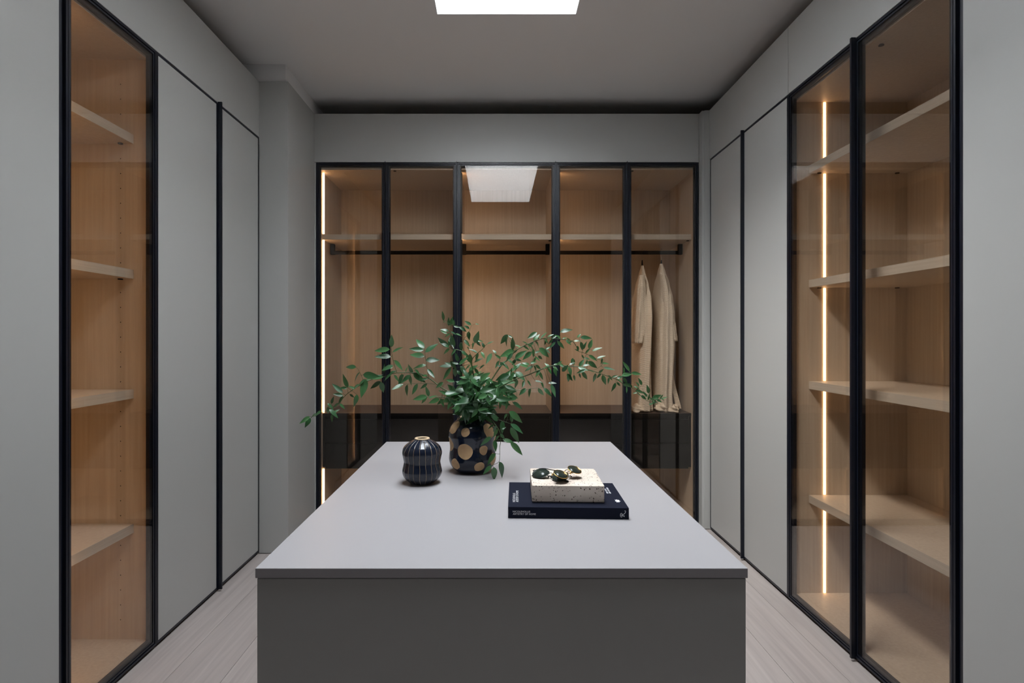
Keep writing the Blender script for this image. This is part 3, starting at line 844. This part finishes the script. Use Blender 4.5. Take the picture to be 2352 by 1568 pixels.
# --- thin right twig with hanging leaves
b7 = Branch(NM, 'thin twig with hanging leaves below the two right branches')
b7.stem([MOUTH, (1112, 935, 1.95), (1150, 905, 1.93), (1182, 896, 1.92), (1200, 896, 1.915), (1221, 892, 1.91), (1237, 890, 1.908), (1250, 889, 1.906)], .0016, .0005)
for l in ((1208,892,1193,906),(1219,891,1210,911),(1236,891,1249,911),(1249,891,1267,906),(1187,915,1161,915),(1161,886,1185,895),(1142,888,1154,909),(1177,924,1202,937),(1150,925,1172,928),(1166,920,1161,940),(1150,918,1148,938),
          (1165,905,1190,912),(1172,908,1158,920),(1139,905,1122,920),(1130,892,1148,898),(1178,896,1166,905),(1158,902,1170,912)):
    b7.leaf(*l)
b7.done()
# --- drooping right spray
b8 = Branch(NM, 'drooping spray with leaves hanging beside the dotted vase over the worktop')
b8.stem([MOUTH, (1100, 945, 1.95), (1122, 955, 1.92), (1139, 977, 1.90), (1149, 994, 1.895), (1150, 1013, 1.893), (1148, 1027, 1.892), (1148, 1046, 1.89), (1146, 1060, 1.89), (1138, 1065, 1.89), (1128, 1069, 1.89)], .0016, .0006)
b8.stem([(1122, 955, 1.92), (1143, 963, 1.905), (1173, 973, 1.89)], .0009, .0005)
b8.stem([(1150, 1013, 1.893), (1160, 1016, 1.89), (1172, 1016, 1.888)], .0007, .0004)
for l in ((1134,1072,1138,1103),(1147,1060,1162,1096),(1128,1069,1109,1088),(1139,1041,1116,1066),(1155,1009,1182,1016),(1172,1016,1202,1042),(1136,1010,1139,1036),(1149,996,1162,1009),(1128,1003,1102,1020),
          (1173,973,1201,993),(1173,981,1191,1016),(1176,969,1173,950),(1170,944,1200,968),(1153,966,1155,995),(1165,950,1157,961),(1143,967,1125,947),(1111,953,1131,972),(1101,969,1117,991),(1097,968,1071,984),(1104,954,1069,968),
          (1143,985,1133,1003),(1139,977,1134,992),(1135,975,1118,981),(1152,985,1162,980),(1146,1000,1138,1010)):
    b8.leaf(*l, slant=random.uniform(-.25, .15))
b8.done()
# --- bushy middle
b9 = Branch(NM, 'bushy leafy stem filling the middle directly above the vase mouth')
for (ex, ey, ed) in ((1062, 880, 1.93), (1080, 868, 1.91), (1105, 872, 1.92), (1130, 878, 1.93), (1152, 880, 2.0), (1045, 900, 1.95), (1170, 862, 2.02), (1098, 900, 1.89), (1120, 905, 1.89), (1185, 850, 2.03), (1075, 915, 1.90), (1142, 912, 1.90), (1068, 940, 1.93), (1098, 940, 1.90), (1125, 935, 1.91), (1160, 895, 1.93)):
    b9.stem([MOUTH, (1084 + (ex - 1084) * .45, 966 + (ey - 966) * .6, D0 + (ed - D0) * .6), (ex, ey, ed)], .0014, .0006)
rr = random.Random(11)
for path in b9.paths:
    e = path[-1]
    for q in path[len(path) // 3:]:
        for _ in range(2 if rr.random() < .6 else 3):
            qx, qy = PX + q.x * F / q.y, PY - (q.z - HC) * F / q.y
            ang = rr.uniform(0, 2 * math.pi)
            L = rr.uniform(22, 36)
            bx, by = qx + rr.uniform(-4, 4), qy + rr.uniform(-4, 4)
            tx, ty = bx + math.cos(ang) * L, by + math.sin(ang) * L * .75 + 4
            if ty > 972 or tx < 1016 or tx > 1215: continue
            b9.leaf(bx, by, tx, ty, 1.1)
b9.done()

# ================================================================ BOOK, STONE, SUNGLASSES
M['cloth'] = plain('navy_book_cloth', (.007, .009, .020), .75, spec=.12, bump=.3, bscale=1800)
M['paper'] = plain('book_pages', (.60, .57, .50), .8, noise=.06, nscale=300)
M['ink'] = plain('pale_foil_lettering', (.72, .72, .74), .5)
def text_mesh(txt, width, height):
    cu = bpy.data.curves.new('t', 'FONT'); cu.body = txt; cu.size = 1; cu.resolution_u = 3
    cu.space_character = 1.05
    ob = bpy.data.objects.new('t', cu); COL.objects.link(ob)
    dg = bpy.context.evaluated_depsgraph_get()
    me = bpy.data.meshes.new_from_object(ob.evaluated_get(dg))
    bpy.data.objects.remove(ob)
    xs = [v.co.x for v in me.vertices]; ys = [v.co.y for v in me.vertices]
    for v in me.vertices:
        v.co.x = (v.co.x - min(xs)) / (max(xs) - min(xs)) * width
        v.co.y = (v.co.y - min(ys)) / (max(ys) - min(ys)) * height
    me.materials.append(M['ink'])
    return me
BW, BD, BT = .3137, .252, .0295
bk = thing('art_book', 'large dark navy art book lying under the stone block', 'book')
bk.location = (.032, 1.488, ZT + .0006)
bk.rotation_euler = (0, 0, R(-2.0))
boxes('pages', [(.004, BW - .004, .006, BD - .004, .003, BT - .003)], 'paper', bk)
boxes('cover', [(0, BW, .0005, BD, BT - .003, BT), (0, BW, .0005, BD, 0, .003)], 'cloth', bk, bevel=.0007)
boxes('spine', [(0, BW, 0, .0035, .0002, BT - .0002)], 'cloth', bk, bevel=.0008)
def put(me, name, loc, rot):
    o = bpy.data.objects.new(name, me); COL.objects.link(o); o.parent = bk
    o.location = loc; o.rotation_euler = rot
    return o
put(text_mesh('NICOLEHOLLIS', .0452, .0047), 'lettering', (.0123, -.0003, .0150), (R(90), 0, 0))
put(text_mesh('ARTISTRY OF HOME', .0600, .0047), 'lettering', (.0123, -.0003, .0088), (R(90), 0, 0))
put(text_mesh('NICOLEHOLLIS', .086, .0068), 'lettering', (.0185, .044, BT + .0002), (0, 0, R(90)))
put(text_mesh('ARTISTRY OF HOME', .113, .0068), 'lettering', (.0275, .044, BT + .0002), (0, 0, R(90)))
# swash initial on the spine, turned a quarter
bm = bmesh.new()
k_ = 1 / (17.42 * 880)
for st, wd in ((((738,1352),(800,1322),(850,1280),(882,1222),(872,1182),(846,1182),(846,1198)), .00062),
               (((742,1352),(748,1310),(722,1280),(692,1288),(674,1326),(686,1350),(742,1352)), .00055),
               (((682,1345),(756,1368),(830,1392)), .00075), (((832,1366),(824,1392),(832,1424)), .0005),
               (((676,1345),(678,1398),(708,1434),(738,1422),(736,1400),(720,1402)), .00055)):
    pts = smoothpath([((x_ - 640) * k_, 0, -(y_ - 1440) * k_) for x_, y_ in st], 5)
    for p_, q_ in zip(pts[:-1], pts[1:]):
        dv_ = (q_ - p_); n_ = Vector((-dv_.z, 0, dv_.x)).normalized() * wd
        bm.faces.new([bm.verts.new(v_) for v_ in (p_ - n_, q_ - n_, q_ + n_, p_ + n_)])
o = finish('emblem', bm, 'ink', bk); o.location = (BW - .0245, -.0004, .0055)
# small print and leaf emblem on the cover
bm = bmesh.new()
for row, (n_, y0_) in enumerate(((15, .132), (12, .132))):
    for q in range(n_):
        if q in (5, 9): continue
        xx = BW - .0135 - row * .0075; yy = y0_ + q * .0042
        abox(bm, xx - .0026, xx + .0024, yy, yy + (.0027 if q % 3 else .0018), 0, .0002)
tag(finish('small_print', bm, 'ink', bk), kind='stuff').location = (-.012, .004, BT + .0001)
bm = bmesh.new()
ol = [(-.010,.012),(-.004,.009),(.001,.014),(.003,.008),(.010,.010),(.008,.003),(.013,-.003),(.006,-.005),(.004,-.013),(-.001,-.008),(-.007,-.013),(-.006,-.005),(-.012,-.002),(-.007,.004)]
bm.faces.new([bm.verts.new((x_ * .62, y_ * 1.1, 0)) for x_, y_ in ol])
o = finish('emblem', bm, 'ink', bk); o.location = (BW - .0185, .062, BT + .0004)

# travertine block
def travertine():
    m, nt, b = nodes_of('cream_travertine')
    tc = nt.nodes.new('ShaderNodeTexCoord')
    n1 = nt.nodes.new('ShaderNodeTexNoise'); n1.inputs['Scale'].default_value = 14; n1.inputs['Detail'].default_value = 6
    nt.links.new(tc.outputs['Object'], n1.inputs['Vector'])
    cr = nt.nodes.new('ShaderNodeValToRGB')
    cr.color_ramp.elements[0].position = .3; cr.color_ramp.elements[1].position = .7
    cr.color_ramp.elements[0].color = (.64, .53, .44, 1); cr.color_ramp.elements[1].color = (.76, .67, .575, 1)
    nt.links.new(n1.outputs['Fac'], cr.inputs['Fac'])
    n3 = nt.nodes.new('ShaderNodeTexNoise'); n3.inputs['Scale'].default_value = 150
    nt.links.new(tc.outputs['Object'], n3.inputs['Vector'])
    dsp = nt.nodes.new('ShaderNodeVectorMath'); dsp.operation = 'MULTIPLY_ADD'
    dsp.inputs[1].default_value = (.006, .006, .006)
    nt.links.new(n3.outputs['Color'], dsp.inputs[0]); nt.links.new(tc.outputs['Object'], dsp.inputs[2])
    vo = nt.nodes.new('ShaderNodeTexVoronoi'); vo.inputs['Scale'].default_value = 210
    nt.links.new(dsp.outputs[0], vo.inputs['Vector'])
    sp = nt.nodes.new('ShaderNodeSeparateColor'); nt.links.new(vo.outputs['Color'], sp.inputs[0])
    rad = nt.nodes.new('ShaderNodeMath'); rad.operation = 'MULTIPLY_ADD'; rad.inputs[1].default_value = .95; rad.inputs[2].default_value = -.46
    nt.links.new(sp.outputs[0], rad.inputs[0])
    dif = nt.nodes.new('ShaderNodeMath'); dif.operation = 'SUBTRACT'
    nt.links.new(rad.outputs[0], dif.inputs[0]); nt.links.new(vo.outputs['Distance'], dif.inputs[1])
    pit = nt.nodes.new('ShaderNodeMapRange'); pit.inputs['From Min'].default_value = 0; pit.inputs['From Max'].default_value = .08
    nt.links.new(dif.outputs[0], pit.inputs['Value'])
    mc = nt.nodes.new('ShaderNodeMix'); mc.data_type = 'RGBA'; mc.inputs[7].default_value = (.16, .11, .08, 1)
    nt.links.new(pit.outputs[0], mc.inputs[0]); nt.links.new(cr.outputs['Color'], mc.inputs[6])
    nt.links.new(mc.outputs[2], b.inputs['Base Color'])
    b.inputs['Roughness'].default_value = .6
    bp = nt.nodes.new('ShaderNodeBump'); bp.invert = True; bp.inputs['Strength'].default_value = .8; bp.inputs['Distance'].default_value = .002
    nt.links.new(pit.outputs[0], bp.inputs['Height']); nt.links.new(bp.outputs['Normal'], b.inputs['Normal'])
    return m
ZBK = ZT + .0006 + BT
bm = bmesh.new()
abox(bm, 0, .193, 0, .200, 0, .0455)
vert_e = [e for e in bm.edges if abs(e.verts[0].co.z - e.verts[1].co.z) > .01]
bmesh.ops.bevel(bm, geom=vert_e, offset=.004, segments=3, profile=.5, affect='EDGES')
bot = [e for e in bm.edges if max(e.verts[0].co.z, e.verts[1].co.z) < .001]
bmesh.ops.bevel(bm, geom=bot, offset=.004, segments=3, profile=.5, affect='EDGES')
M['travertine'] = travertine()
st = finish('stone_block', bm, 'travertine')
tag(st, 'cream pitted travertine block resting on the navy book', 'stone')
st.location = (.0968, 1.5235, ZBK + .0004); st.rotation_euler = (0, 0, R(-1.9))
ZST = ZBK + .0004 + .0455

# sunglasses
M['lens'] = plain('dark_green_lens', (.026, .036, .029), .16, spec=.3, noise=.1)
M['wire'] = plain('black_wire', (.008, .008, .008), .25, spec=.5, noise=.1)
M['gold'] = plain('polished_gold_wire', (.85, .55, .20), .18, metal=1.0, noise=.05)
M['tip'] = plain('dark_acetate', (.012, .010, .016), .2, spec=.6, noise=.1)
def sunglasses(label, c1, c2, tilt, lw, lh, wire, wr, brow, aviator, lift):
    g = thing('sunglasses', label, 'sunglasses', 'sunglasses on the stone block')
    c1 = Vector(c1); c2 = Vector(c2)
    r = (c2 - c1); r.z = 0; sep = r.length; r.normalize()
    p = Vector((-r.y, r.x, 0))
    if p.y < 0: p = -p
    u = (p * math.cos(tilt) + Vector((0, 0, 1)) * math.sin(tilt)).normalized()
    n = r.cross(u).normalized()
    if n.z < 0: n = -n
    base = ZST + lift
    lo = lh * math.sin(tilt)
    def P(o, a, b, c=0): return o + r * a + u * b + n * c
    cs = []
    for sgn, c in ((-1, c1), (1, c2)):
        c = Vector((c.x, c.y, base + lo + .002)); cs.append((sgn, c))
        out = []
        for k in range(28):
            a = 2 * math.pi * k / 28
            ca, sa = math.cos(a), math.sin(a)
            w_ = lw * (1 + (.10 * sa if aviator else 0) + (.07 * ca * sgn * -sa if aviator else 0))
            out.append((ca * w_, sa * lh * (1 if sa < 0 else .86)))
        bm = bmesh.new()
        top = [bm.verts.new(P(c, x_, y_, .0006)) for x_, y_ in out]; bt = [bm.verts.new(P(c, x_, y_, -.0006)) for x_, y_ in out]
        mt = bm.verts.new(P(c, 0, 0, .0018)); mb = bm.verts.new(P(c, 0, 0, .0006))
        for k in range(28):
            j = (k + 1) % 28
            bm.faces.new((top[k], top[j], mt)); bm.faces.new((bt[j], bt[k], mb)); bm.faces.new((top[k], bt[k], bt[j], top[j]))
        finish('lens', bm, 'lens', g, smooth=True)
        bm = bmesh.new()
        pts = [P(c, x_ * 1.01, y_ * 1.01) for x_, y_ in out]
        tube(bm, pts + [pts[0]], wr, 8, cap=False)
        finish('rim', bm, wire, g, smooth=True)
        # nose pad
        bm = bmesh.new()
        bmesh.ops.create_uvsphere(bm, u_segments=10, v_segments=6, radius=1, matrix=Matrix.Translation(P(c, -sgn * lw * 1.08, -lh * .25, -.004)) @ Matrix.Diagonal((.0022, .0022, .0035, 1)))
        tube(bm, [P(c, -sgn * lw, -lh * .1), P(c, -sgn * lw * 1.06, -lh * .25, -.003)], .0005, 6)
        finish('nose_pad', bm, wire, g, smooth=True)
        # temple folded behind the front
        bm = bmesh.new()
        hx = sgn * (lw + .004)
        h0, h1 = P(c, sgn * lw, lh * .45), P(c, hx, lh * .45, -.002)
        tube(bm, [h0, h1], wr * 1.3, 6)
        k0 = -.008 if sgn > 0 else -.011
        a0 = P(c, hx, lh * .40, -.004)
        a1 = P(c, hx - sgn * .045, lh * .20, k0 + .002)
        a2 = P(c, hx - sgn * .085, lh * .05, k0)
        a3 = P(c, hx - sgn * .118, -lh * .35, k0)
        fix = lambda v: Vector((v.x, v.y, max(v.z, base + .0016)))
        a0, a1, a2, a3 = map(fix, (a0, a1, a2, a3))
        tube(bm, smoothpath([h1, a0, a1, a2], 4), wr * 1.1, 6)
        tp = finish('temple', bm, wire, g, smooth=True)
        bm = bmesh.new()
        tube(bm, smoothpath([a2, (a2 + a3) / 2, a3], 4), [wr * 1.3 + .0006, wr * 1.5 + .0008, wr * 1.6 + .001, wr * 1.6 + .001, wr * 1.6 + .001, wr * 1.6 + .001, wr * 1.6 + .001, wr * 1.5 + .0008, wr * 1.2][:9], 8)
        finish('temple_tip', bm, 'tip', tp, smooth=True)
    a, b = cs[0][1], cs[1][1]
    bm = bmesh.new()
    tube(bm, smoothpath([P(a, lw * .98, lh * .10), (P(a, lw, 0) + P(b, -lw, 0)) / 2 + u * lh * .28 + n * .002, P(b, -lw * .98, lh * .10)], 5), wr, 6)
    finish('bridge', bm, wire, g, smooth=True)
    if brow:
        bm = bmesh.new()
        tube(bm, smoothpath([P(a, -lw * .6, lh * .76), P(a, 0, lh * .92, .001), P(a, lw * .9, lh * .85, .002), P(b, -lw * .9, lh * .85, .002), P(b, 0, lh * .92, .001), P(b, lw * .6, lh * .76)], 4), wr * 1.5, 6)
        finish('brow_bar', bm, wire, g, smooth=True)
    return g
sunglasses('black wire aviator sunglasses at the left of the stone block', (.1270, 1.612, 0), (.1780, 1.577, 0), R(27), .0245, .0215, 'wire', .0009, True, True, .0004)
sunglasses('gold wire round sunglasses overlapping the black aviators', (.1765, 1.556, 0), (.2215, 1.608, 0), R(24), .0215, .0205, 'gold', .0010, False, False, .0135)

# ================================================================ ROBES
def waffle():
    m, nt, b = nodes_of('cream_waffle_cotton')
    tc = nt.nodes.new('ShaderNodeTexCoord')
    mp = nt.nodes.new('ShaderNodeMapping'); mp.inputs['Scale'].default_value = (.6, .6, 1.1)
    nt.links.new(tc.outputs['Object'], mp.inputs['Vector'])
    w1 = nt.nodes.new('ShaderNodeTexWave'); w1.bands_direction = 'Z'; w1.inputs['Scale'].default_value = 42
    w2 = nt.nodes.new('ShaderNodeTexWave'); w2.bands_direction = 'DIAGONAL'; w2.inputs['Scale'].default_value = 40
    for w_ in (w1, w2): nt.links.new(mp.outputs[0], w_.inputs['Vector'])
    mm = nt.nodes.new('ShaderNodeMath'); mm.operation = 'MULTIPLY'
    nt.links.new(w1.outputs['Fac'], mm.inputs[0]); nt.links.new(w2.outputs['Fac'], mm.inputs[1])
    cr = nt.nodes.new('ShaderNodeValToRGB')
    cr.color_ramp.elements[0].color = (.78, .69, .58, 1); cr.color_ramp.elements[1].color = (.90, .82, .72, 1)
    nt.links.new(mm.outputs[0], cr.inputs['Fac']); nt.links.new(cr.outputs['Color'], b.inputs['Base Color'])
    b.inputs['Roughness'].default_value = .9; b.inputs['Specular IOR Level'].default_value = .1
    bp = nt.nodes.new('ShaderNodeBump'); bp.inputs['Strength'].default_value = .5; bp.inputs['Distance'].default_value = .004
    nt.links.new(mm.outputs[0], bp.inputs['Height']); nt.links.new(bp.outputs['Normal'], b.inputs['Normal'])
    return m
M['waffle'] = waffle()
M['steel'] = plain('pale_metal_hook', (.55, .50, .42), .3, metal=1.0, noise=.05)
RY = 3.962
def lerp_tab(tab, z):
    for (a, *va), (b, *vb) in zip(tab[:-1], tab[1:]):
        if a <= z <= b:
            f = (z - a) / (b - a); f = f * f * (3 - 2 * f) * .5 + f * .5
            return [x_ + (y_ - x_) * f for x_, y_ in zip(va, vb)]
    return list(tab[-1][1:]) if z > tab[-1][0] else list(tab[0][1:])
def loft(bm, tab, ry, seed, nz=70, nt_=72, amp=.13, zfun=None):
    """tab rows: photo y, left px, right px, half depth m"""
    rnd = random.Random(seed)
    ph = [rnd.uniform(0, 6.28) for _ in range(6)]
    y0, y1 = tab[0][0], tab[-1][0]
    rings = []
    for i in range(nz + 1):
        py = y0 + (y1 - y0) * i / nz
        l, r, hd = lerp_tab(tab, py)
        xl, xr = (l - PX) * ry / F, (r - PX) * ry / F
        z = HC - (py - PY) * ry / F
        f = i / nz
        ring = []
        for k in range(nt_):
            a = 2 * math.pi * k / nt_
            ca, sa = math.cos(a), math.sin(a)
            ca = math.copysign(abs(ca) ** .8, ca); sa = math.copysign(abs(sa) ** .8, sa)
            fold = amp * (.25 + .75 * f) * (math.sin(7 * a + ph[0] + 1.5 * f) * .5 + math.sin(11 * a + ph[1] - 2 * f) * .35 + math.sin(4 * a + ph[2] + 5 * f) * .3)
            s_ = 1 + fold
            ring.append(bm.verts.new(((xl + xr) / 2 + (xr - xl) / 2 * ca * s_, ry + hd * sa * s_, z)))
        rings.append(ring)
    for a, b in zip(rings[:-1], rings[1:]):
        for k in range(nt_): bm.faces.new((a[k], a[(k + 1) % nt_], b[(k + 1) % nt_], b[k]))
    bm.faces.new(rings[0][::-1]); bm.faces.new(rings[-1])

def ribbon(bm, pts, widths, thick=.006, ry_off=0):
    ps = [Vector(p) for p in pts]
    rows = []
    for i, p in enumerate(ps):
        w_ = widths[i]
        rows.append([bm.verts.new(p + Vector((sx_ * w_, sy_ * thick, 0))) for sx_, sy_ in ((-1, -1), (1, -1), (1, 1), (-1, 1))])
    for a, b in zip(rows[:-1], rows[1:]):
        for k in range(4): bm.faces.new((a[k], a[(k + 1) % 4], b[(k + 1) % 4], b[k]))
    bm.faces.new(rows[0][::-1]); bm.faces.new(rows[-1])

zdraw = DT + .001
def robe(label, hanglabel, hx, body, sleeves, belt, crumple, seed):
    g = thing('bathrobe', label, 'robe', 'robes on the far rail')
    bm = bmesh.new(); loft(bm, body, RY, seed); finish('body', bm, 'waffle', g, smooth=True)
    for i, (tab, ry) in enumerate(sleeves):
        bm = bmesh.new(); loft(bm, tab, ry, seed + 3 + i, nz=36, nt_=48, amp=.17); finish('sleeve', bm, 'waffle', g, smooth=True)
    if belt:
        pts = smoothpath([at(px, py, d) for px, py, d in belt[0]], 4)
        n = len(pts); w0, w1 = belt[1]
        bm = bmesh.new(); ribbon(bm, pts, [w0 + (w1 - w0) * i / (n - 1) for i in range(n)]); finish('belt', bm, 'waffle', g)
    for (px, py, d, rx, ry, rz) in crumple:
        bm = bmesh.new()
        bmesh.ops.create_icosphere(bm, subdivisions=4, radius=1)
        rnd = random.Random(seed + int(px))
        a1, a2, a3 = [rnd.uniform(0, 6) for _ in range(3)]
        c = at(px, py, d)
        for v in bm.verts:
            q = v.co.copy()
            s_ = 1 + .16 * math.sin(5 * q.x + a1 + 3 * q.z) + .13 * math.sin(7 * q.y + a2 - 4 * q.z) + .10 * math.sin(9 * q.z + a3 + 3 * q.x)
            v.co = Vector((c.x + q.x * rx * s_, c.y + q.y * ry * s_, max(zdraw, c.z + q.z * rz * s_)))
        finish('gathered_hem', bm, 'waffle', g, smooth=True)
    h = thing('clothes_hanger', hanglabel, 'hanger', 'hangers on the far rail')
    X = (hx - PX) * RY / F
    bm = bmesh.new()
    ztop = 1.832
    arc = [Vector((X, RY + .012 * math.cos(a), ztop - .0005 + .012 * math.sin(a))) for a in [math.pi * (i / 8) for i in range(9)]]
    tube(bm, [Vector((X, RY, 1.745)), Vector((X, RY + .004, 1.79)), Vector((X, RY + .0145, 1.815))] + [v + Vector((0, .0025, .002)) for v in arc] , .0016, 6)
    finish('hook', bm, 'steel', h, smooth=True)
    bm = bmesh.new(); tube(bm, [Vector((X, RY, 1.765)), Vector((X, RY, 1.722))], [.0035, .007], 10); finish('neck', bm, 'black', h)
    bm = bmesh.new(); tube(bm, smoothpath([Vector((X, RY - .085, 1.600)), Vector((X, RY - .045, 1.645)), Vector((X, RY, 1.695)), Vector((X, RY + .045, 1.645)), Vector((X, RY + .085, 1.600))], 4), .006, 8)
    finish('shoulder_bar', bm, 'black', h, smooth=True)
robe('cream waffle robe hanging nearer the frame, at the left of two', 'black hanger holding the left robe', 1475,
     ((610, 1473, 1478, .015), (628, 1469, 1481, .05), (655, 1464, 1485, .12), (690, 1461, 1487, .19), (730, 1458, 1488, .21), (780, 1456, 1487, .20), (850, 1454, 1485, .19), (900, 1453, 1486, .18), (938, 1452, 1490, .17)),
     ((((632, 1468, 1480, .03), (670, 1461, 1483, .055), (720, 1457, 1482, .065), (765, 1455, 1478, .065), (788, 1454, 1474, .06)), 3.835), (((650, 1476, 1488, .03), (690, 1477, 1491, .05), (740, 1480, 1493, .055), (760, 1481, 1494, .055)), 4.02)),
     (((1481, 790, 3.84), (1484, 850, 3.84), (1488, 895, 3.82), (1487, 915, 3.82)), (.009, .010)),
     ((1463, 938, 3.84, .042, .05, .030), (1481, 938, 3.90, .026, .05, .024)), 5)
robe('cream waffle robe with trailing belt, at the right of two', 'black hanger holding the right robe', 1519,
     ((606, 1516, 1522, .015), (625, 1512, 1526, .05), (652, 1508, 1530, .12), (688, 1505, 1533, .19), (725, 1502, 1536, .21), (760, 1500, 1538, .20), (800, 1500, 1538, .20), (850, 1500, 1536, .19), (900, 1499, 1535, .18), (925, 1499, 1538, .17), (940, 1500, 1540, .16)),
     ((((628, 1517, 1527, .03), (670, 1518, 1535, .055), (715, 1522, 1543, .065), (755, 1527, 1549, .065), (783, 1532, 1553, .06)), 3.835),),
     (((1536, 785, 3.86), (1540, 835, 3.86), (1545, 880, 3.85), (1556, 925, 3.84), (1558, 938, 3.84)), (.008, .019)),
     ((1522, 935, 3.84, .045, .05, .030), (1545, 938, 3.83, .040, .045, .032)), 21)
